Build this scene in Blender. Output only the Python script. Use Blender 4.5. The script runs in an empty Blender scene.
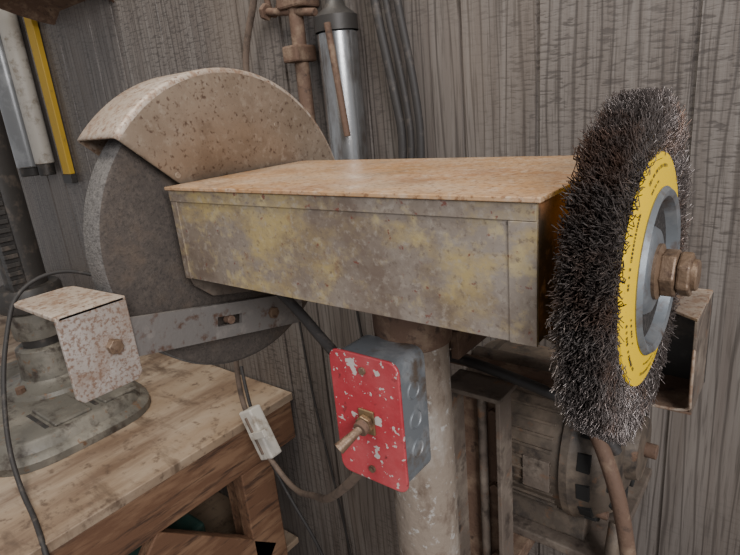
import bpy, bmesh, math, random
import numpy as np
from mathutils import Vector, Matrix
random.seed(4); np.random.seed(4)
D=bpy.data; COL=bpy.context.scene.collection

# ---------------------------------------------------------------- materials
def mat(name, base, layers=(), rough=0.7, metal=0.0, bump=0.3, bscale=80, bdist=0.002, rvar=0.0, bstretch=(1,1,1)):
    """layers: (color, scale, lo, hi, stretch, detail, max)"""
    m=D.materials.new(name); m.use_nodes=True; nt=m.node_tree; N=nt.nodes; L=nt.links
    b=N['Principled BSDF']; tc=N.new('ShaderNodeTexCoord')
    b.inputs['Roughness'].default_value=rough; b.inputs['Metallic'].default_value=metal
    rgb=N.new('ShaderNodeRGB'); rgb.outputs[0].default_value=(*base,1); cur=rgb.outputs[0]
    for i,l in enumerate(layers):
        c,sc,lo,hi=l[:4]; st=l[4] if len(l)>4 else (1,1,1); det=l[5] if len(l)>5 else 6
        mp=N.new('ShaderNodeMapping'); mp.inputs['Scale'].default_value=st; mp.inputs['Location'].default_value=(i*3.7,i*1.3,i*5.1)
        L.new(tc.outputs['Object'],mp.inputs['Vector'])
        no=N.new('ShaderNodeTexNoise'); no.inputs['Scale'].default_value=sc; no.inputs['Detail'].default_value=det
        no.inputs['Roughness'].default_value=0.65
        L.new(mp.outputs[0],no.inputs['Vector'])
        mr=N.new('ShaderNodeMapRange'); mr.inputs['From Min'].default_value=lo; mr.inputs['From Max'].default_value=hi
        mr.inputs['To Max'].default_value=l[6] if len(l)>6 else 1.0
        L.new(no.outputs['Fac'],mr.inputs['Value'])
        mx=N.new('ShaderNodeMixRGB'); mx.inputs[2].default_value=(*c,1)
        L.new(mr.outputs[0],mx.inputs[0]); L.new(cur,mx.inputs[1]); cur=mx.outputs[0]
    L.new(cur,b.inputs['Base Color'])
    if rvar>0:
        no=N.new('ShaderNodeTexNoise'); no.inputs['Scale'].default_value=18; no.inputs['Detail'].default_value=6
        L.new(tc.outputs['Object'],no.inputs['Vector'])
        mr=N.new('ShaderNodeMapRange'); mr.inputs['From Min'].default_value=.35; mr.inputs['From Max'].default_value=.65
        mr.inputs['To Min'].default_value=rough-rvar; mr.inputs['To Max'].default_value=rough+rvar
        L.new(no.outputs['Fac'],mr.inputs['Value']); L.new(mr.outputs[0],b.inputs['Roughness'])
    if bump>0:
        mp=N.new('ShaderNodeMapping'); mp.inputs['Scale'].default_value=bstretch
        L.new(tc.outputs['Object'],mp.inputs['Vector'])
        no=N.new('ShaderNodeTexNoise'); no.inputs['Scale'].default_value=bscale; no.inputs['Detail'].default_value=5
        L.new(mp.outputs[0],no.inputs['Vector'])
        bp=N.new('ShaderNodeBump'); bp.inputs['Strength'].default_value=bump; bp.inputs['Distance'].default_value=bdist
        L.new(no.outputs['Fac'],bp.inputs['Height']); L.new(bp.outputs[0],b.inputs['Normal'])
    return m

M={}
I=(1,1,1)
M['front']=mat('painted_steel_worn',(0.215,0.168,0.128),[
  ((0.275,0.232,0.195),4,0.45,0.62),((0.43,0.315,0.12),9,0.49,0.60,(.9,1,1.5),8,.75),((0.52,0.41,0.20),45,0.53,0.64,I,6,.55),
  ((0.155,0.112,0.085),13,0.48,0.66,(1,1,1),8,.9),((0.36,0.31,0.26),120,0.53,0.66,I,6,.6),((0.12,0.085,0.065),170,0.55,0.66,I,6,.6),
  ((0.17,0.052,0.035),80,0.615,0.66,(1,1,1),6,.9),((0.15,0.065,0.04),13,0.63,0.72,I,8,.9)],rough=0.42,metal=0.25,bump=0.35,bscale=150,bdist=0.001,rvar=.12)
M['top']=mat('rusty_dusty_steel',(0.46,0.26,0.12),[
  ((0.55,0.39,0.255),5,0.42,0.62,(1,2,1)),((0.34,0.15,0.06),9,0.50,0.70,I,8,.8),((0.54,0.42,0.31),80,0.50,0.66,I,6,.7),((0.20,0.095,0.045),190,0.52,0.64,I,6,.85),((0.27,0.19,0.135),13,0.58,0.70,I,8)],rough=0.38,metal=0.2,bump=0.4,bscale=220,bdist=0.0008,rvar=.1)
M['endrust']=mat('orange_rust',(0.30,0.13,0.05),[((0.06,0.035,0.02),14,0.42,0.6),((0.42,0.22,0.10),40,0.55,0.68)],rough=0.8)
M['guard']=mat('dusty_tan_steel',(0.20,0.148,0.105),[
  ((0.27,0.205,0.15),5,0.42,0.65),((0.125,0.085,0.06),10,0.50,0.68,I,8,.85),((0.33,0.27,0.21),90,0.53,0.68,I,6,.6),((0.08,0.045,0.03),150,0.56,0.66,I,6,.85)],rough=0.48,metal=0.3,bump=0.35,bscale=200,bdist=0.0008,rvar=.12)
M['shell']=mat('speckled_tan_steel',(0.36,0.285,0.222),[
  ((0.46,0.385,0.315),8,0.45,0.65),((0.24,0.145,0.09),100,0.47,0.62,I,6,.85),((0.13,0.065,0.04),190,0.55,0.65,I,6,.9),((0.22,0.14,0.095),10,.52,.72,I,8,.8)],rough=0.5,metal=0.2,bump=0.35,bscale=200,bdist=0.0008)
M['speckle']=mat('rust_speckled_plate',(0.36,0.31,0.27),[
  ((0.45,0.40,0.36),10,0.45,0.6),((0.20,0.115,0.075),230,0.48,0.60,I,6,.85),((0.23,0.14,0.09),24,0.52,0.70,I,8,.8)],rough=0.48,metal=0.25,bump=0.35,bscale=250,bdist=0.0008)
M['bar']=mat('grey_bar_steel',(0.20,0.18,0.165),[((0.31,0.275,0.245),14,0.5,0.62),((0.12,0.07,0.05),50,0.55,0.66)],rough=0.45,metal=0.35,bump=0.25,bscale=200)
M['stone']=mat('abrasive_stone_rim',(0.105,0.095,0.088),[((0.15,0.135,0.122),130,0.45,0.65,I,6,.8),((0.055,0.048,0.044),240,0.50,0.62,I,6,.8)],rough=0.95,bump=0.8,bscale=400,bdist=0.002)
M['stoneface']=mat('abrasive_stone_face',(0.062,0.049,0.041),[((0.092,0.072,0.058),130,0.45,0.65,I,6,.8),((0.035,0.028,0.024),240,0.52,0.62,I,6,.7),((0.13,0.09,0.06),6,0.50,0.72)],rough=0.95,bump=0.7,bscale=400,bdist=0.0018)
M['post']=mat('flaking_post',(0.225,0.178,0.138),[((0.33,0.29,0.25),12,0.48,0.62,(1,1,0.5)),((0.12,0.082,0.058),26,0.52,0.66,(1,1,.6)),((0.38,0.355,0.325),60,0.58,0.66)],rough=0.85,bump=0.7,bscale=90,bdist=0.003)
M['rust']=mat('brown_rust',(0.115,0.066,0.043),[((0.20,0.135,0.09),30,0.5,0.65),((0.055,0.032,0.022),70,0.55,0.68)],rough=0.8,bump=0.5,bscale=160)
M['frame']=mat('grimy_bracket_steel',(0.12,0.092,0.072),[((0.20,0.16,0.125),14,0.48,0.64,(1,1,1)),((0.05,0.036,0.028),30,0.52,0.66),((0.17,0.09,0.05),50,.58,.7)],rough=0.7,metal=.1,bump=0.5,bscale=110)
M['nut']=mat('light_rust_nut',(0.17,0.11,0.07),[((0.26,0.185,0.13),40,0.5,0.65),((0.08,0.045,0.03),90,0.52,0.66)],rough=0.5,metal=0.35,bump=0.5,bscale=140,bdist=.003)
M['brass']=mat('tarnished_brass',(0.24,0.16,0.085),[((0.11,0.065,0.04),60,0.5,0.65)],rough=0.45,metal=0.6,bump=0.2)
M['red']=mat('chipped_red_paint',(0.37,0.032,0.042),[((0.44,0.085,0.09),10,0.45,0.7),((0.46,0.41,0.38),38,0.61,0.625,(1,1,1),3),((0.48,0.43,0.40),110,0.63,0.645,(1,1,1),3),((0.10,0.02,0.02),60,0.60,0.70)],rough=0.4,bump=0.3,bscale=90)
M['galv']=mat('galvanised_box',(0.22,0.235,0.25),[((0.33,0.34,0.35),20,0.5,0.62),((0.17,0.13,0.10),26,0.55,0.68)],rough=0.45,metal=0.5,bump=0.15)
M['yellow']=mat('yellow_label',(0.90,0.58,0.0),[((0.5,0.30,0.03),90,0.64,0.72)],rough=0.4,bump=0.05)
M['ink']=mat('label_ink',(0.05,0.04,0.02),bump=0)
M['hub']=mat('pressed_zinc_hub',(0.21,0.228,0.245),[((0.31,0.32,0.33),20,0.5,0.65),((0.14,0.10,0.08),50,0.52,0.7)],rough=0.42,metal=0.6,bump=0.15)
M['wire']=mat('steel_wire',(0.18,0.15,0.138),[((0.30,0.265,0.25),60,0.5,0.65),((0.21,0.115,0.075),14,0.50,0.68)],rough=0.35,metal=0.7,bump=0)
M['core']=mat('wire_core',(0.022,0.018,0.016),[((0.06,0.05,0.045),260,0.5,0.62)],rough=0.9,bump=1.0,bscale=300,bdist=0.004)
M['motor']=mat('dusty_motor_enamel',(0.09,0.069,0.052),[((0.20,0.15,0.108),9,0.48,0.66),((0.035,0.028,0.024),30,0.52,0.68),((.15,.08,.045),50,.6,.7)],rough=0.55,metal=.1,bump=0.5,bscale=90)
M['black']=mat('black_void',(0.012,0.011,0.01),rough=0.9,bump=0)
M['cord']=mat('black_rubber_cord',(0.03,0.026,0.024),[((0.08,0.065,0.055),40,0.55,0.7)],rough=0.65,bump=0.1)
M['cordg']=mat('dusty_grey_cord',(0.135,0.095,0.07),[((0.07,0.05,0.038),30,0.5,0.65)],rough=0.75,bump=0.1)
M['white']=mat('dirty_white_plastic',(0.50,0.46,0.40),[((0.28,0.23,0.18),30,0.52,0.68)],rough=0.5,bump=0.05)
M['benchtop']=mat('bench_plywood',(0.30,0.212,0.14),[((0.42,0.33,0.245),3.5,0.45,0.62,(1,.4,1)),((0.16,0.10,0.065),7,0.47,0.66,(2,.3,1),6,.9),((0.10,0.065,0.045),40,0.55,0.68,I,6,.8),((0.105,0.068,0.045),5,0.55,0.68,(1,3,1),6,.85)],rough=0.42,bump=0.2,bscale=60,rvar=.12)
M['lumber']=mat('brown_lumber',(0.14,0.068,0.036),[((0.22,0.122,0.068),10,0.48,0.62,(6,.5,3)),((0.06,0.03,0.018),16,0.53,0.66,(6,.5,4))],rough=0.7,bump=0.3,bscale=60,bstretch=(4,.5,4))
M['cast']=mat('cast_iron_grey',(0.135,0.122,0.10),[((0.235,0.21,0.17),8,0.47,0.66),((0.055,0.042,0.033),22,0.52,0.66),((0.16,0.09,0.05),40,0.6,0.68)],rough=0.5,metal=0.2,bump=0.5,bscale=70)
M['dark']=mat('dark_oily_steel',(0.045,0.04,0.036),[((0.10,0.08,0.065),30,0.52,0.66)],rough=0.5,metal=0.3,bump=0.2)
M['chrome']=mat('dull_chrome',(0.36,0.36,0.36),[((0.14,0.11,0.09),14,0.48,0.66,(2,1,.5))],rough=0.25,metal=0.8,bump=0.05)
M['clear']=mat('grey_tube',(0.26,0.26,0.26),[((0.36,0.36,0.36),8,0.5,0.6)],rough=0.3,metal=0.3,bump=0)
M['yel2']=mat('yellow_paint',(0.50,0.30,0.02),[((0.25,0.16,0.04),30,0.58,0.7)],rough=0.5,bump=0.05)
M['green']=mat('green_plastic',(0.03,0.07,0.055),[((0.07,0.08,0.06),30,0.5,0.7)],rough=0.5,bump=0)
M['floor']=mat('concrete',(0.16,0.14,0.12),[((0.24,0.2,0.17),5,0.45,0.65)],rough=0.9,bump=0.2)

def wall_mat():
    m=D.materials.new('embossed_wood_panel'); m.use_nodes=True; nt=m.node_tree; N=nt.nodes; L=nt.links
    b=N['Principled BSDF']; b.inputs['Roughness'].default_value=0.48; tc=N.new('ShaderNodeTexCoord')
    def noise(st,sc,det=6,dist=0.0,rough=.6):
        mp=N.new('ShaderNodeMapping'); mp.inputs['Scale'].default_value=st; L.new(tc.outputs['Object'],mp.inputs['Vector'])
        n=N.new('ShaderNodeTexNoise'); n.inputs['Scale'].default_value=sc; n.inputs['Detail'].default_value=det
        n.inputs['Distortion'].default_value=dist; n.inputs['Roughness'].default_value=rough
        L.new(mp.outputs[0],n.inputs['Vector']); return n.outputs['Fac']
    def rng(v,a,bb,c=0,d=1):
        r=N.new('ShaderNodeMapRange'); r.inputs['From Min'].default_value=a; r.inputs['From Max'].default_value=bb
        r.inputs['To Min'].default_value=c; r.inputs['To Max'].default_value=d; L.new(v,r.inputs['Value']); return r.outputs[0]
    def mul(a,c):
        x=N.new('ShaderNodeMath'); x.operation='MULTIPLY'; L.new(a,x.inputs[0]); L.new(c,x.inputs[1]); return x.outputs[0]
    def mix(f,a,c):
        x=N.new('ShaderNodeMixRGB'); L.new(f,x.inputs[0])
        if isinstance(a,tuple): x.inputs[1].default_value=(*a,1)
        else: L.new(a,x.inputs[1])
        x.inputs[2].default_value=(*c,1); return x.outputs[0]
    fine=noise((1,1,.04),190,4); streak=noise((1,1,.035),34,6,0.1); cross=noise((.28,1,1.5),130,3,.4)
    mask=noise((1,1,.5),2.8,2)
    mp=N.new('ShaderNodeMapping'); mp.inputs['Scale'].default_value=(1,1,.10); L.new(tc.outputs['Object'],mp.inputs['Vector'])
    w=N.new('ShaderNodeTexWave'); w.wave_type='BANDS'; w.bands_direction='X'; w.inputs['Scale'].default_value=17; w.inputs['Distortion'].default_value=9
    w.inputs['Detail'].default_value=2; w.inputs['Detail Scale'].default_value=1.0; L.new(mp.outputs[0],w.inputs['Vector'])
    c=mix(rng(streak,.35,.65),(0.115,0.094,0.081),(0.182,0.159,0.142))
    c=mix(rng(w.outputs['Fac'],.13,.0,0,.7),c,(0.05,0.040,0.034))
    c=mix(rng(fine,.52,.64,0,.6),c,(0.05,0.040,0.034))
    c=mix(mul(rng(cross,.53,.60,0,.7),rng(mask,.38,.52)),c,(0.055,0.045,0.040))
    c=mix(rng(noise((1,1,.4),2.2,3),.50,.68,0,.4),c,(0.20,0.152,0.112))
    L.new(c,b.inputs['Base Color'])
    ad=N.new('ShaderNodeMath'); ad.operation='ADD'; L.new(fine,ad.inputs[0]); L.new(mul(cross,rng(mask,.38,.52)),ad.inputs[1])
    bp=N.new('ShaderNodeBump'); bp.inputs['Strength'].default_value=.45; bp.inputs['Distance'].default_value=.002; bp.invert=True
    L.new(ad.outputs[0],bp.inputs['Height']); L.new(bp.outputs[0],b.inputs['Normal'])
    return m
M['wall']=wall_mat()

# ---------------------------------------------------------------- helpers
def obj(name,verts,faces,m,parent=None,smooth=False,bevel=0,seg=2,mats=None):
    me=D.meshes.new(name); me.from_pydata([tuple(v) for v in verts],[],faces); me.update()
    bm=bmesh.new(); bm.from_mesh(me); bmesh.ops.recalc_face_normals(bm,faces=bm.faces); bm.to_mesh(me); bm.free()
    o=D.objects.new(name,me); COL.objects.link(o); me.materials.append(M[m])
    if smooth:
        for p in me.polygons: p.use_smooth=True
        me.set_sharp_from_angle(angle=math.radians(40))
    if bevel:
        md=o.modifiers.new('bevel','BEVEL'); md.width=bevel; md.segments=seg; md.limit_method='ANGLE'
    if parent: o.parent=parent
    return o
def group(name,loc=(0,0,0)):
    e=D.objects.new(name,None); e.empty_display_size=.05; COL.objects.link(e); return e
def box(name,lo,hi,m,parent=None,bevel=0.001,seg=2):
    x0,y0,z0=lo;x1,y1,z1=hi
    v=[(x0,y0,z0),(x1,y0,z0),(x1,y1,z0),(x0,y1,z0),(x0,y0,z1),(x1,y0,z1),(x1,y1,z1),(x0,y1,z1)]
    f=[(0,3,2,1),(4,5,6,7),(0,1,5,4),(1,2,6,5),(2,3,7,6),(3,0,4,7)]
    return obj(name,v,f,m,parent,bevel=bevel,seg=seg)
def obox(name,c,ax,half,m,parent=None,bevel=0.001):
    """oriented box: ax=3 axis vectors"""
    a=[Vector(x).normalized() for x in ax]; c=Vector(c); v=[]
    for s in [(-1,-1,-1),(1,-1,-1),(1,1,-1),(-1,1,-1),(-1,-1,1),(1,-1,1),(1,1,1),(-1,1,1)]:
        v.append(c+a[0]*s[0]*half[0]+a[1]*s[1]*half[1]+a[2]*s[2]*half[2])
    f=[(0,3,2,1),(4,5,6,7),(0,1,5,4),(1,2,6,5),(2,3,7,6),(3,0,4,7)]
    return obj(name,v,f,m,parent,bevel=bevel)
def prism(name,pts,axis,a,b,m,parent=None,bevel=0.0008,smooth=False):
    """pts 2D polygon in the plane perpendicular to axis, extruded from a to b"""
    def P(p,t):
        if axis=='X': return (t,p[0],p[1])
        if axis=='Y': return (p[0],t,p[1])
        return (p[0],p[1],t)
    n=len(pts); v=[P(p,a) for p in pts]+[P(p,b) for p in pts]
    f=[tuple(range(n)),tuple(range(2*n-1,n-1,-1))]+[(i,(i+1)%n,n+(i+1)%n,n+i) for i in range(n)]
    return obj(name,v,f,m,parent,bevel=bevel,smooth=smooth)
def frame(d):
    d=d.normalized(); u=d.orthogonal().normalized(); return u,d.cross(u)
def lathe(name,p0,direction,prof,m,parent=None,seg=48,closed=False,smooth=True,bevel=0):
    """prof list (r, t) along direction"""
    p0=Vector(p0); d=Vector(direction).normalized(); u,w=frame(d); v=[];f=[]
    n=len(prof)
    for r,t in prof:
        for i in range(seg):
            a=2*math.pi*i/seg; v.append(p0+d*t+(u*math.cos(a)+w*math.sin(a))*max(r,1e-5))
    rng=range(n) if closed else range(n-1)
    for k in rng:
        k2=(k+1)%n
        for i in range(seg):
            j=(i+1)%seg; f.append((k*seg+i,k*seg+j,k2*seg+j,k2*seg+i))
    return obj(name,v,f,m,parent,smooth=smooth,bevel=bevel)
def cyl(name,p0,p1,r,m,parent=None,seg=32,r2=None,ch=None):
    p0=Vector(p0);p1=Vector(p1); L=(p1-p0).length; r2=r if r2 is None else r2
    c=min(r,L)*.08 if ch is None else ch
    return lathe(name,p0,p1-p0,[(0,0),(r-c,0),(r,c),(r2,L-c),(r2-c,L),(0,L)],m,parent,seg)
def hexnut(name,p0,p1,r,m,parent=None,rot=0):
    p0=Vector(p0);p1=Vector(p1); d=(p1-p0).normalized(); u,w=frame(d); v=[]
    for p in (p0,p1):
        for i in range(6):
            a=math.pi/3*i+rot; v.append(p+(u*math.cos(a)+w*math.sin(a))*r)
    f=[tuple(range(5,-1,-1)),tuple(range(6,12))]+[(i,(i+1)%6,6+(i+1)%6,6+i) for i in range(6)]
    return obj(name,v,f,m,parent,bevel=r*.1)
def tube(name,pts,r,m,parent=None,cyc=False):
    cu=D.curves.new(name,'CURVE'); cu.dimensions='3D'; cu.bevel_depth=r; cu.bevel_resolution=4; cu.resolution_u=10; cu.use_fill_caps=True
    s=cu.splines.new('NURBS'); s.points.add(len(pts)-1)
    for i,p in enumerate(pts): s.points[i].co=(*p,1)
    s.order_u=3; s.use_endpoint_u=True
    o=D.objects.new(name,cu); COL.objects.link(o); cu.materials.append(M[m])
    if parent: o.parent=parent
    return o

# ---------------------------------------------------------------- room
WY=0.50
pat=[.21,.13,.20,.21,.13,.29]
gro=[0.01]
k=0
while gro[-1]>-4.0: gro.append(gro[-1]-pat[k%6]); k+=1
gro=gro[::-1]; k=0
while gro[-1]<1.9: gro.append(gro[-1]+pat[(k+2)%6]); k+=1
g=.0035; prof=[(gro[0],WY)]
for x in gro[1:-1]:
    prof+=[(x-g,WY),(x-g*.6,WY+.005),(x+g*.6,WY+.005),(x+g,WY)]
prof.append((gro[-1],WY)); prof+=[(gro[-1],WY+.05),(gro[0],WY+.05)]
prism('wall_back',prof,'Z',-1.4,1.4,'wall',bevel=0)
box('floor',(-4.2,-2.6,-1.45),(2.2,WY,-1.4),'floor',bevel=0)

# ---------------------------------------------------------------- pedestal grinder
G=group('pedestal_grinder')
box('housing_front',(-.448,.0,-.113),(-.0,.003,-.004),'front',G,.0006)
box('housing_end',(-.004,.003,-.113),(-.001,.226,-.004),'endrust',G,.0006)
box('housing_left_end',(-.448,.003,-.113),(-.445,.226,-.004),'guard',G,.0006)
box('housing_back',(-.448,.224,-.113),(-.001,.227,-.004),'guard',G,.0006)
box('housing_bottom',(-.447,.003,-.113),(-.002,.225,-.110),'rust',G,.0004)
box('housing_top',(-.453,-.004,-.004),(.004,.230,.0),'top',G,.0008)
box('front_top_seam',(-.45,-.0016,-.0175),(.0,.001,-.0045),'front',G,.0004)
box('front_end_strap',(-.021,-.0018,-.113),(.0005,.001,-.0178),'front',G,.0005)
box('front_left_strap',(-.449,-.0014,-.113),(-.438,.001,-.0178),'front',G,.0005)
AY,AZ=.11,-.08
cyl('arbor_shaft',(-.56,AY,AZ),(.075,AY,AZ),.011,'nut',G)
lathe('bearing_boss',(-.001,AY,AZ),(1,0,0),[(0,0),(.028,0),(.026,.008),(.012,.010),(0,.010)],'rust',G)
# guard
seg=56; a0,a1=math.radians(14),math.radians(138)
pr=[(.06,-.459),(.206,-.459),(.2090,-.460),(.2108,-.462),(.2115,-.466),(.2115,-.543),(.2105,-.547),(.206,-.550),(.17,-.550)]
v=[];f=[]
for i in range(seg+1):
    a=a0+(a1-a0)*i/seg
    for r,xx in pr: v.append((xx,AY+math.cos(a)*r,AZ+math.sin(a)*r))
n=len(pr)
for i in range(seg):
    for j in range(n-1): f.append((i*n+j,i*n+j+1,(i+1)*n+j+1,(i+1)*n+j))
o=obj('wheel_guard_cover',v,f,'guard',G,smooth=True); o.data.materials.append(M['shell'])
for p in o.data.polygons:
    if p.center.x<-.4595: p.material_index=1
md=o.modifiers.new('s','SOLIDIFY'); md.thickness=.003; md.offset=0
prism('guard_skirt',[(.01,-.115),(.14,-.115),(.14,-.150),(.10,-.166),(.04,-.152),(.015,-.13)],'X',-.462,-.459,'frame',G)
for (y,z) in [(.02,.01),(.19,.055)]:
    cyl('guard_rivet',(-.461,y,z),(-.456,y,z),.004,'guard',G,12)
# tool rest arm with slot
dy=Vector((0,.26,-.054)).normalized(); dz=Vector((0,.054,.26)).normalized()
c0=Vector((-.449,.04,-.186))
L_,W_=.145,.0235
def bp(s,t,x): return Vector((x,0,0))+Vector((0,c0.y,c0.z))+dy*s+dz*t
v=[];f=[]
quads=[(-L_,-.01,-W_,W_),(-.01,.03,.0065,W_),(-.01,.03,-W_,-.0065),(.03,L_,-W_,W_)]
for (s0,s1,t0,t1) in quads:
    b=len(v)
    for xx in (-.4525,-.4465):
        v+= [bp(s0,t0,xx),bp(s1,t0,xx),bp(s1,t1,xx),bp(s0,t1,xx)]
    f+=[(b,b+1,b+2,b+3),(b+4,b+5,b+6,b+7),(b,b+1,b+5,b+4),(b+1,b+2,b+6,b+5),(b+2,b+3,b+7,b+6),(b+3,b,b+4,b+7)]
obj('tool_rest_arm',v,f,'bar',G)
p=bp(.012,0,-.4465); cyl('arm_bolt',p-Vector((.01,0,0)),p+Vector((.001,0,0)),.006,'rust',G,12)
p=bp(.085,.0,-.4465); hexnut('arm_nut',p,p+Vector((.006,0,0)),.009,'nut',G)
prism('tool_rest_plate',[(-.162,-.112),(-.158,-.107),(-.089,-.107),(-.086,-.112),(-.086,-.200),(-.093,-.207),(-.155,-.207),(-.162,-.200)],'X',-.4435,-.4385,'speckle',G,.0012)
prism('tool_rest_flange',[(-.4385,-.162),(-.4385,-.086),(-.545,-.094),(-.552,-.102),(-.552,-.155),(-.545,-.162)],'Z',-.1115,-.1065,'shell',G,.0012)
hexnut('rest_bolt',(-.4385,-.112,-.157),(-.430,-.112,-.157),.009,'nut',G)
# post
PX,PY=-.19,.11
cyl('post',(PX,PY,-1.39),(PX,PY,-.114),.0395,'post',G,40)
lathe('post_collar',(PX,PY,-.19),(0,0,1),[(.0385,0),(.0435,.003),(.045,.02),(.045,.072),(.052,.076),(.0385,.076)],'rust',G,40)
lathe('post_base',(PX,PY,-1.4),(0,0,1),[(0,0),(.2,0),(.2,.03),(.07,.05),(.04,.09),(0,.09)],'rust',G,40)
# brush-side sheet bracket (bent open box) and arm
box('bracket_back',(-.01,.288,-.262),(.078,.292,-.155),'dark',G,.0005)
prism('bracket_right',[(.20,-.155),(.292,-.155),(.292,-.262),(.215,-.262),(.205,-.24)],'X',.0745,.0775,'frame',G,.0006)
tube('bracket_rolled_edge',[(.076,.292,-.154),(.076,.20,-.154),(.076,.203,-.24),(.076,.214,-.262),(.04,.214,-.262)],.0016,'shell',G)
prism('bracket_top',[(.04,.225),(.077,.20),(.077,.292),(-.01,.292)],'Z',-.155,-.152,'shell',G,.0006)
box('bracket_bottom',(.0,.214,-.264),(.077,.292,-.261),'rust',G,.0006)
box('bracket_arm',(-.15,.293,-.22),(.06,.299,-.185),'rust',G,.001)
box('bracket_arm_strut',(-.16,.14,-.22),(-.150,.299,-.185),'rust',G,.001)

# grinding wheel
W=group('grinding_wheel')
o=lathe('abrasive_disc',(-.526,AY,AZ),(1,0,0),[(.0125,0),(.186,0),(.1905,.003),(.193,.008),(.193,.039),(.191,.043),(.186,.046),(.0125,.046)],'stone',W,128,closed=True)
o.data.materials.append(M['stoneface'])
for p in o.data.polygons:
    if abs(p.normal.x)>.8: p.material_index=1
lathe('clamp_flange',(-.480,AY,AZ),(1,0,0),[(.012,0),(.05,0),(.048,.006),(.02,.010),(.012,.010)],'rust',W)

# wire brush
B=group('wire_wheel_brush')
XC=.037
Nw=30000
th=np.random.rand(Nw)*2*np.pi
xb=(np.random.rand(Nw)-.5)*.024
xt=xb*1.0+ (np.random.rand(Nw)-.5)*.016
rt=.1425-np.abs(np.random.randn(Nw))*.006
short=np.random.rand(Nw)<.38
rt=np.where(short,.102+np.random.rand(Nw)*.036,rt)
rt=rt+.0012*np.sin(th*9)
r0=.084
K=8
ph=np.random.rand(Nw)*6.28; ph2=np.random.rand(Nw)*6.28
side=np.sign(xb)*np.where(short,1,0)
P=np.zeros((Nw,K,3))
lean=np.random.randn(Nw)*.006
amp=.0013+.0014*np.random.rand(Nw)
for k in range(K):
    s=k/(K-1)
    r=r0+(rt-r0)*s
    tang=lean*s**1.5+amp*np.sin(ph+(r-r0)*560)*(s>0)
    xx=XC+xb+(xt-xb)*s**1.2+amp*np.sin(ph2+(r-r0)*500)+side*.004*s
    P[:,k,0]=xx
    P[:,k,1]=AY+np.cos(th)*r-np.sin(th)*tang
    P[:,k,2]=AZ+np.sin(th)*r+np.cos(th)*tang
rad=.00042
et=np.stack([np.zeros(Nw),-np.sin(th),np.cos(th)],1); ex=np.stack([np.ones(Nw),np.zeros(Nw),np.zeros(Nw)],1)
V=np.zeros((Nw,K,3,3))
for j in range(3):
    a=j*2*np.pi/3
    V[:,:,j,:]=P+((et*np.cos(a)+ex*np.sin(a))*rad)[:,None,:]
V=V.reshape(-1,3)
idx=np.arange(Nw*K*3).reshape(Nw,K,3)
F=[]
for j in range(3):
    j2=(j+1)%3
    F.append(np.stack([idx[:,:-1,j],idx[:,:-1,j2],idx[:,1:,j2],idx[:,1:,j]],-1).reshape(-1,4))
F=np.concatenate(F)
me=D.meshes.new('bristles'); me.vertices.add(len(V)); me.vertices.foreach_set('co',V.ravel())
me.loops.add(F.size); me.loops.foreach_set('vertex_index',F.ravel().astype(np.int32))
me.polygons.add(len(F)); me.polygons.foreach_set('loop_start',np.arange(0,F.size,4,dtype=np.int32)); me.polygons.foreach_set('loop_total',np.full(len(F),4,dtype=np.int32))
me.update(); me.validate(); me.materials.append(M['wire'])
o=D.objects.new('bristles',me); COL.objects.link(o); o.parent=B
lathe('bristle_core',(XC-.012,AY,AZ),(1,0,0),[(.03,-.002),(.09,-.002),(.12,.001),(.129,.004),(.129,.020),(.12,.023),(.09,.026),(.03,.026)],'core',B,96,closed=True)
lathe('label_ring',(.0505,AY,AZ),(1,0,0),[(.060,0),(.094,0),(.0955,.001),(.095,.003),(.064,.0065),(.060,.006)],'yellow',B,96,closed=True)
lathe('label_ring_back',(.0225,AY,AZ),(-1,0,0),[(.060,0),(.094,0),(.0955,.001),(.095,.003),(.064,.0065),(.060,.006)],'yellow',B,96,closed=True)
lathe('hub_disc',(.0505,AY,AZ),(1,0,0),[(.012,-.004),(.060,-.004),(.068,.004),(.069,.007),(.066,.0105),(.061,.009),(.057,-.001),(.047,-.003),(.038,-.002),(.034,.004),(.028,.006),(.012,.006)],'hub',B,96,closed=True)
for i in range(6):
    a=math.pi/3*i+.3
    p=Vector((.0478,AY+math.cos(a)*.049,AZ+math.sin(a)*.049)); cyl('hub_hole',p,p+Vector((.0012,0,0)),.0055,'black',B,16)
v=[];f=[]
for i in range(150):
    a=math.radians(60+i*1.9)
    if random.random()<.20 or (i%30)<9: continue
    for rr,h in ((.0850,.0030),(.0765,.0020)):
        if rr<.08 and (i%40)<20: continue
        for q in range(2):
            aa=a+q*.011+random.uniform(-.002,.002); hh=h*random.uniform(.6,1); w=.0003+random.random()*.0004
            r1=rr-hh/2;r2=rr+hh/2; b=len(v)
            for r,s in ((r1,-1),(r1,1),(r2,1),(r2,-1)):
                x_=.0537+(.095-r)/(.031)*.0035+.0004
                v.append((x_,AY+math.cos(aa)*r-math.sin(aa)*w*s,AZ+math.sin(aa)*r+math.cos(aa)*w*s))
            f.append((b,b+1,b+2,b+3))
obj('label_print',v,f,'ink',B)
lathe('arbor_washer',(.056,AY,AZ),(1,0,0),[(.012,0),(.023,0),(.023,.003),(.018,.005),(.012,.005)],'nut',B,32,closed=True)
hexnut('arbor_nut',(.060,AY,AZ),(.072,AY,AZ),.020,'nut',B,.3)
cyl('shaft_end',(.070,AY,AZ),(.086,AY,AZ),.0125,'nut',B,24)
hexnut('arbor_locknut',(.0725,AY,AZ),(.082,AY,AZ),.0185,'nut',B,.7)

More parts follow.
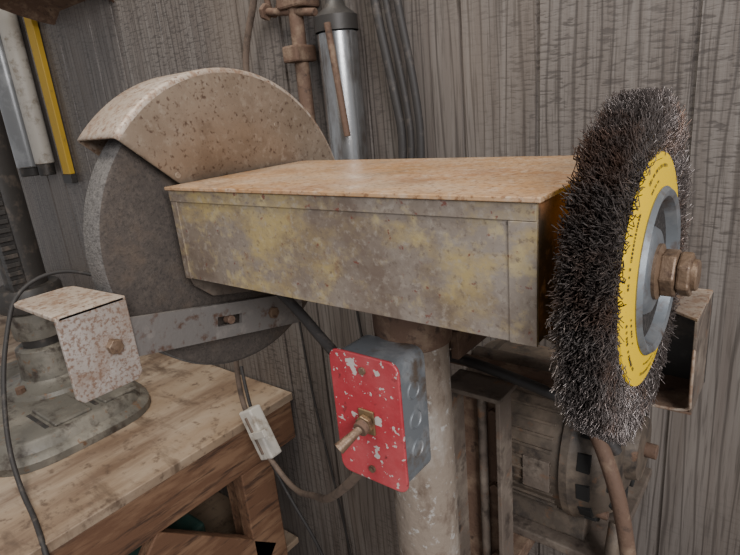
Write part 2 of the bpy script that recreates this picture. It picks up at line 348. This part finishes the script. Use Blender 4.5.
# switch box
S=group('electrical_switch_box')
def rrect(x0,z0,x1,z1,r,n=5):
    pts=[]
    for cx,cz,s in ((x1-r,z1-r,0),(x0+r,z1-r,90),(x0+r,z0+r,180),(x1-r,z0+r,270)):
        for i in range(n+1):
            a=math.radians(s+90*i/n); pts.append((cx+math.cos(a)*r,cz+math.sin(a)*r))
    return pts
prism('box_body',rrect(-.234,-.320,-.150,-.174,.012),'Y',.0225,.0705,'galv',S,.0008,True)
prism('cover_plate',rrect(-.238,-.323,-.147,-.171,.012),'Y',.0185,.0225,'red',S,.0012,True)
for z in (-.212,-.247,-.282):
    lathe('knockout',(-.150,.046,z),(1,0,0),[(0,.0003),(.0085,.0003),(.0095,.0012),(.0105,.0003),(.0115,.0)],'galv',S,24)
for z in (-.188,-.306):
    cyl('cover_screw',(-.192,.0185,z),(-.192,.016,z),.0042,'nut',S,16)
box('toggle_bezel',(-.202,.0155,-.261),(-.182,.0185,-.233),'brass',S,.001)
cyl('toggle_bushing',(-.192,.018,-.247),(-.192,.004,-.250),.0085,'rust',S,20)
hexnut('toggle_nut',(-.192,.016,-.2475),(-.192,.010,-.248),.011,'brass',S)
cyl('toggle_lever',(-.192,.006,-.249),(-.204,-.018,-.264),.004,'nut',S,16,r2=.0066)

# motor
MO=group('electric_motor')
MY,MZ=.335,-.40
lathe('motor_body',(-.25,MY,MZ),(1,0,0),[(0,0),(.03,0),(.035,.012),(.085,.018),(.104,.032),(.110,.045),(.114,.048),(.114,.056),(.109,.060),(.109,.185),(.114,.188),(.114,.198),(.110,.202),(.106,.222),(.092,.238),(.070,.245),(.045,.248),(.042,.262),(.02,.264),(0,.264)],'motor',MO,64)
for i in range(16):
    a=2*math.pi*i/16+.15
    c=Vector((.0-.034,MY+math.cos(a)*.1065,MZ+math.sin(a)*.1065))
    er_=Vector((0,math.cos(a),math.sin(a))); et_=Vector((0,-math.sin(a),math.cos(a)))
    obox('vent_slot',c,((1,0,0),er_,et_),(.008,.003,.012),'black',MO,.001)
for i in range(10):
    a=2*math.pi*i/10+.1
    er_=Vector((0,math.cos(a),math.sin(a))); et_=Vector((0,-math.sin(a),math.cos(a)))
    c=Vector((-.0095,MY+math.cos(a)*.075,MZ+math.sin(a)*.075))
    obox('end_vent',c,((1,0,0),er_,et_),(.006,.013,.012),'black',MO,.002)
for i in range(22):
    a=math.radians(120+i*9)
    er_=Vector((0,math.cos(a),math.sin(a))); et_=Vector((0,-math.sin(a),math.cos(a)))
    obox('body_rib',Vector((-.128,MY+math.cos(a)*.110,MZ+math.sin(a)*.110)),((1,0,0),er_,et_),(.055,.0022,.0018),'motor',MO,.0005)
for i in range(4):
    a=math.pi/4+math.pi/2*i
    p=Vector((-.03,MY+math.cos(a)*.098,MZ+math.sin(a)*.098)); cyl('through_bolt',p,p+Vector((.018,0,0)),.006,'rust',MO,12)
cyl('motor_shaft',(.012,MY,MZ),(.028,MY,MZ),.010,'rust',MO,16)
cyl('capacitor_cover',(-.20,.27,-.292),(-.06,.27,-.292),.024,'motor',MO,28)
prism('motor_foot',[(.27,-.49),(.285,-.44),(.385,-.44),(.40,-.49),(.41,-.5215),(.26,-.5215)],'X',-.22,-.04,'motor',MO,.003)
box('motor_name_plate',(-.110,.2225,-.43),(-.075,.228,-.385),'frame',MO,.0005)
FR=G
box('motor_plate',(-.26,.24,-.535),(.0,.47,-.522),'frame',FR,.002)
box('frame_web',(-.178,.188,-.95),(-.112,.194,-.268),'rust',FR,.001)
box('frame_flange_left',(-.180,.160,-.95),(-.174,.192,-.268),'frame',FR,.001)
box('frame_flange_right',(-.116,.160,-.95),(-.110,.192,-.268),'frame',FR,.001)
box('frame_cap',(-.184,.150,-.272),(-.105,.200,-.266),'frame',FR,.001)
cyl('frame_rib',(-.145,.182,-.95),(-.145,.182,-.275),.006,'frame',FR,14)
for z in (-.31,-.42,-.53): hexnut('frame_bolt',(-.130,.188,z),(-.130,.181,z),.008,'rust',FR)
box('hanger_plate',(-.24,.20,-.262),(-.04,.225,-.256),'rust',FR,.001)
box('hanger_left',(-.235,.226,-.257),(-.215,.24,-.11),'rust',FR,.001)
box('hanger_right',(-.06,.205,-.257),(-.04,.222,-.11),'rust',FR,.001)
box('frame_arm',(-.178,.14,-.60),(-.112,.19,-.56),'rust',FR,.001)
box('motor_shelf_arm',(-.178,.192,-.56),(-.11,.46,-.536),'rust',FR,.001)
tube('belt_hood_rim',[(-.24,.235,-.255),(-.20,.26,-.225),(-.12,.27,-.215),(-.05,.26,-.235),(-.02,.25,-.28)],.010,'guard',FR)

# cords
C1=group('power_cord')
tube('motor_cord',[(-.24,.16,-.235),(-.19,.19,-.245),(-.14,.175,-.240),(-.07,.18,-.255),(-.03,.21,-.285),(.005,.225,-.34)],.0065,'cord',C1)
tube('motor_hose',[(-.02,.225,-.32),(.0,.205,-.34),(.02,.20,-.40),(.035,.20,-.50),(.02,.21,-.65),(.0,.22,-1.39)],.009,'rust',C1)
tube('motor_hose_b',[(.0,.26,-.47),(.0,.235,-.52),(-.01,.22,-.60),(-.03,.22,-1.39)],.009,'motor',C1)
tube('switch_cord',[(-.42,.10,-.118),(-.38,.07,-.13),(-.33,.07,-.165),(-.28,.06,-.195),(-.235,.05,-.215)],.0065,'cord',C1)
tube('supply_cord',[(-.81,.30,-.44),(-.82,.30,-.52),(-.79,.295,-.60),(-.74,.29,-.66),(-.64,.27,-.70),(-.50,.20,-.60),(-.36,.10,-.48),(-.27,.06,-.385),(-.235,.046,-.342),(-.205,.046,-.34),(-.20,.046,-.32)],.006,'cordg',C1)
tube('dangling_cord',[(-.88,.36,-.50),(-.82,.32,-.60),(-.74,.31,-.74),(-.62,.33,-.95),(-.55,.36,-1.38)],.004,'cord',C1)
PL=group('cord_connector')
ax=Vector((.055,0,-.11)).normalized(); ay=Vector((0,1,0)); az=ax.cross(ay)
obox('connector_body',(-.765,.298,-.61),(ax,ay,az),(.060,.016,.024),'white',PL,.004)
obox('connector_seam',(-.765,.281,-.61),(ax,ay,az),(.045,.003,.003),'cordg',PL,.001)
obox('connector_clip',(-.748,.279,-.60),(ax,ay,az),(.008,.005,.028),'white',PL,.001)

# workbench
WB=group('workbench')
BX=-.87; BZ=-.635
for i,(y0,y1) in enumerate([(-.55,-.192),(-.190,.496)]):
    box('top_board_%d'%(i+1),(-2.9,y0,BZ-.022),(BX,y1,BZ),'benchtop',WB,.002)
box('apron_end',(BX-.045,-.55,BZ-.135),(BX-.004,.49,BZ-.023),'lumber',WB,.003)
box('apron_front',(-2.9,-.55,BZ-.135),(BX-.05,-.51,BZ-.023),'lumber',WB,.003)
box('leg_1',(BX-.13,.33,-1.4),(BX-.047,.43,BZ-.023),'lumber',WB,.003)
box('leg_2',(BX-.13,-.50,-1.4),(BX-.047,-.41,BZ-.023),'lumber',WB,.003)
box('leg_3',(-2.85,.33,-1.4),(-2.76,.43,BZ-.023),'lumber',WB,.003)
box('leg_4',(-2.85,-.50,-1.4),(-2.76,-.41,BZ-.023),'lumber',WB,.003)
box('leg_facing',(BX-.045,.30,-1.4),(BX-.004,.40,BZ-.136),'lumber',WB,.003)
box('lower_rail',(BX-.045,-.50,-1.12),(BX-.006,.30,-1.04),'lumber',WB,.003)
box('lower_shelf',(-2.8,-.46,-1.14),(BX-.05,.48,-1.12),'benchtop',WB,.002)
obox('brace',(BX-.02,.20,-.92),((1,0,0),(0,.75,-.66),(0,.66,.75)),(.016,.20,.032),'lumber',WB,.003)
for i in range(3):
    box('stored_bin_%d'%(i+1),(-1.35-.42*i,-.1,-1.12),(-1.0-.42*i,.25,-.93),'green' if i!=1 else 'dark',WB,.01)

# drill press
DP=group('drill_press')
def superel(cx,cy,a,b,n=40,e=3.2):
    r=[]
    for i in range(n):
        t=2*math.pi*i/n; c=math.cos(t); s=math.sin(t)
        r.append((cx+a*math.copysign(abs(c)**(2/e),c),cy+b*math.copysign(abs(s)**(2/e),s)))
    return r
v=[];f=[]
BZ2=BZ+.0005
lv=[(1.0,BZ2),(1.0,BZ+.018),(.97,BZ+.026),(.93,BZ+.03),(.90,BZ+.05),(.87,BZ+.056)]
for s,z in lv:
    v+=[(x,y,z) for x,y in superel(-1.44,.085,.32*s,.215*s,e=3.8)]
n=40
for k in range(len(lv)-1):
    for i in range(n): f.append((k*n+i,k*n+(i+1)%n,(k+1)*n+(i+1)%n,(k+1)*n+i))
f.append(tuple(range(n-1,-1,-1))); f.append(tuple(range((len(lv)-1)*n,len(lv)*n)))
obj('base_casting',v,f,'cast',DP,smooth=True)
for i in range(2):
    y=.02+.12*i
    box('t_slot_%d'%(i+1),(-1.30,y-.005,BZ+.05),(-1.19,y+.005,BZ+.0575),'dark',DP,.001)
    box('slot_land_%d'%(i+1),(-1.31,y+.012,BZ+.054),(-1.175,y+.10,BZ+.063),'cast',DP,.004)
CX,CY=-1.46,.15
lathe('column_flange',(CX,CY,BZ+.055),(0,0,1),[(.13,0),(.125,.012),(.085,.02),(.075,.03),(.07,.11),(.062,.115),(0,.115)],'cast',DP,40)
cyl('column',(CX,CY,BZ+.1),(CX,CY,1.2),.050,'dark',DP,40)
lathe('collar',(CX,CY,-.36),(0,0,1),[(.05,0),(.078,0),(.08,.01),(.08,.05),(.074,.06),(.05,.06)],'dark',DP,40)
lathe('table_bracket',(CX,CY,-.44),(0,0,1),[(.05,0),(.062,0),(.064,.01),(.064,.07),(.05,.075)],'cast',DP,40)
for i in range(36):
    z=-.28+i*.022
    box('rack_tooth_%d'%i,(CX+.035,CY-.052,z),(CX+.062,CY-.02,z+.011),'dark',DP,.001)
box('rack_bar',(CX+.03,CY-.05,-.30),(CX+.052,CY-.015,.6),'dark',DP,.001)
for a in (.3,1.9,3.5,5.1):
    hexnut('flange_bolt',(CX+math.cos(a)*.105,CY+math.sin(a)*.105,BZ+.065),(CX+math.cos(a)*.105,CY+math.sin(a)*.105,BZ+.085),.013,'rust',DP)
box('head_casting',(CX-.16,CY-.40,.62),(CX+.14,CY+.12,.95),'cast',DP,.03)
cyl('quill',(CX,CY-.28,.45),(CX,CY-.28,.63),.035,'chrome',DP)
DC=group('drill_press_cord')
tube('cord',[(-1.2,.32,-.33),(-1.25,.22,-.26),(-1.27,.14,-.24),(-1.27,.06,-.27),(-1.245,.02,-.33),(-1.20,-.03,-.42),(-1.12,-.08,-.54),(-1.04,-.10,-.615),(-.97,-.11,-.627),(-.88,-.13,-.629),(-.845,-.14,-.66),(-.84,-.14,-.9)],.005,'cord',DC)

# things on the wall
T1=group('hanging_tube')
cyl('tube_body',(-2.03,.452,-.03),(-2.03,.452,.60),.045,'clear',T1); cyl('tube_cap',(-2.03,.452,-.06),(-2.03,.452,-.03),.040,'dark',T1)
T2=group('hanging_tube.001')
cyl('tube_body',(-1.935,.462,-.02),(-1.935,.462,.60),.030,'white',T2); cyl('tube_cap',(-1.935,.462,-.06),(-1.935,.462,-.02),.026,'dark',T2)
T3=group('yellow_measuring_stick')
box('stick',(-1.855,.478,-.06),(-1.805,.496,.60),'yel2',T3,.002); box('stick_end',(-1.86,.475,-.09),(-1.80,.497,-.06),'dark',T3,.002)
TR=group('tool_rail'); box('rail',(-2.3,.46,.62),(-1.3,.499,.68),'lumber',TR,.003)
LS=group('hanging_pan')
lathe('pan',(-1.53,.40,.46),(0,-.35,-1),[(0,0),(.17,0),(.19,.012),(.215,.03),(.22,.034),(.215,.037),(.185,.02),(.165,.008),(0,.008)],'rust',LS,48)
cyl('pan_hook',(-1.53,.40,.46),(-1.53,.47,.615),.006,'rust',LS,12)
PC=group('bar_clamp')
cyl('clamp_bar',(-.655,.46,-.16),(-.655,.46,.45),.014,'rust',PC,20)
cyl('clamp_screw',(-.735,.455,.262),(-.600,.455,.240),.007,'rust',PC,14)
box('clamp_jaw',(-.685,.44,.255),(-.625,.499,.30),'rust',PC,.004)
hexnut('clamp_pad',(-.735,.455,.262),(-.725,.455,.260),.016,'rust',PC)
box('clamp_head',(-.675,.43,.16),(-.635,.485,.19),'rust',PC,.004)
CG=group('chrome_grease_gun')
cyl('barrel',(-.553,.455,-.12),(-.553,.455,.20),.036,'chrome',CG,32)
lathe('barrel_cap',(-.553,.455,.20),(0,0,1),[(.039,0),(.039,.025),(.02,.04),(.012,.06),(.012,.25),(0,.25)],'dark',CG,32)
cyl('lever',(-.535,.41,.21),(-.515,.41,.02),.006,'rust',CG,12)
WC=group('hanging_cables')
for i,(dx,r) in enumerate([(0,.008),(.022,.006),(.045,.007)]):
    tube('cable_%d'%(i+1),[(-.50+dx,.47,.45),(-.475+dx,.465,.25),(-.45+dx,.47,.10),(-.435+dx*.8,.475,-.02),(-.46+dx,.47,-.12)],r,'cord',WC)
tube('loop_1',[(-.70,.46,.42),(-.77,.47,.30),(-.835,.475,.20),(-.845,.48,.12),(-.83,.48,.0)],.007,'cordg',WC)
tube('loop_2',[(-.68,.46,.42),(-.72,.47,.33),(-.75,.475,.29),(-.73,.48,.24),(-.69,.47,.30)],.006,'rust',WC)
tube('wall_wire',[(-.80,.49,-.2),(-.80,.49,-.55),(-.74,.49,-.9),(-.70,.49,-1.3)],.003,'cord',WC)
tube('wall_wire_b',[(-.62,.49,-.2),(-.60,.49,-.5),(-.52,.49,-.8),(-.50,.49,-1.3)],.003,'cord',WC)
cyl('wall_pipe_stub',(-.50,.47,-.34),(-.50,.47,-.12),.012,'rust',WC,16)

# ---------------------------------------------------------------- light
def area(name,loc,tgt,sx,sy,e,col):
    l=D.lights.new(name,'AREA'); l.shape='RECTANGLE'; l.size=sx; l.size_y=sy; l.energy=e; l.color=col
    o=D.objects.new(name,l); COL.objects.link(o); o.location=loc
    o.rotation_euler=(Vector(tgt)-Vector(loc)).to_track_quat('-Z','Y').to_euler(); return o
area('window_daylight',(1.9,-1.3,1.0),(-.3,.2,-.2),1.0,1.2,84,(.98,.98,1))
area('ceiling_ambient_fill',(-.6,-.5,2.1),(-.5,.1,-.3),1.4,.5,52,(1,.95,.86))  # unseen area light added overhead for soft ambient light
w=D.worlds.new('world'); bpy.context.scene.world=w; w.use_nodes=True
w.node_tree.nodes['Background'].inputs[0].default_value=(.94,.96,1,1); w.node_tree.nodes['Background'].inputs[1].default_value=.44

# ---------------------------------------------------------------- camera
X=Vector((0.785,0.1152,-0.6086));Y=Vector((0.6127,-0.2894,0.7354));Z=Vector((-0.0914,-0.9502,-0.2978))
R=Vector((X[0],Y[0],Z[0])); U=-Vector((X[1],Y[1],Z[1])); Bk=-Vector((X[2],Y[2],Z[2]))
cam=D.cameras.new('camera'); cam.sensor_width=36; cam.lens=36*552/740; cam.clip_start=.02
co=D.objects.new('camera',cam); COL.objects.link(co)
mm=Matrix(((R.x,U.x,Bk.x,.147),(R.y,U.y,Bk.y,-.365),(R.z,U.z,Bk.z,.0704),(0,0,0,1)))
co.matrix_world=mm; bpy.context.scene.camera=co
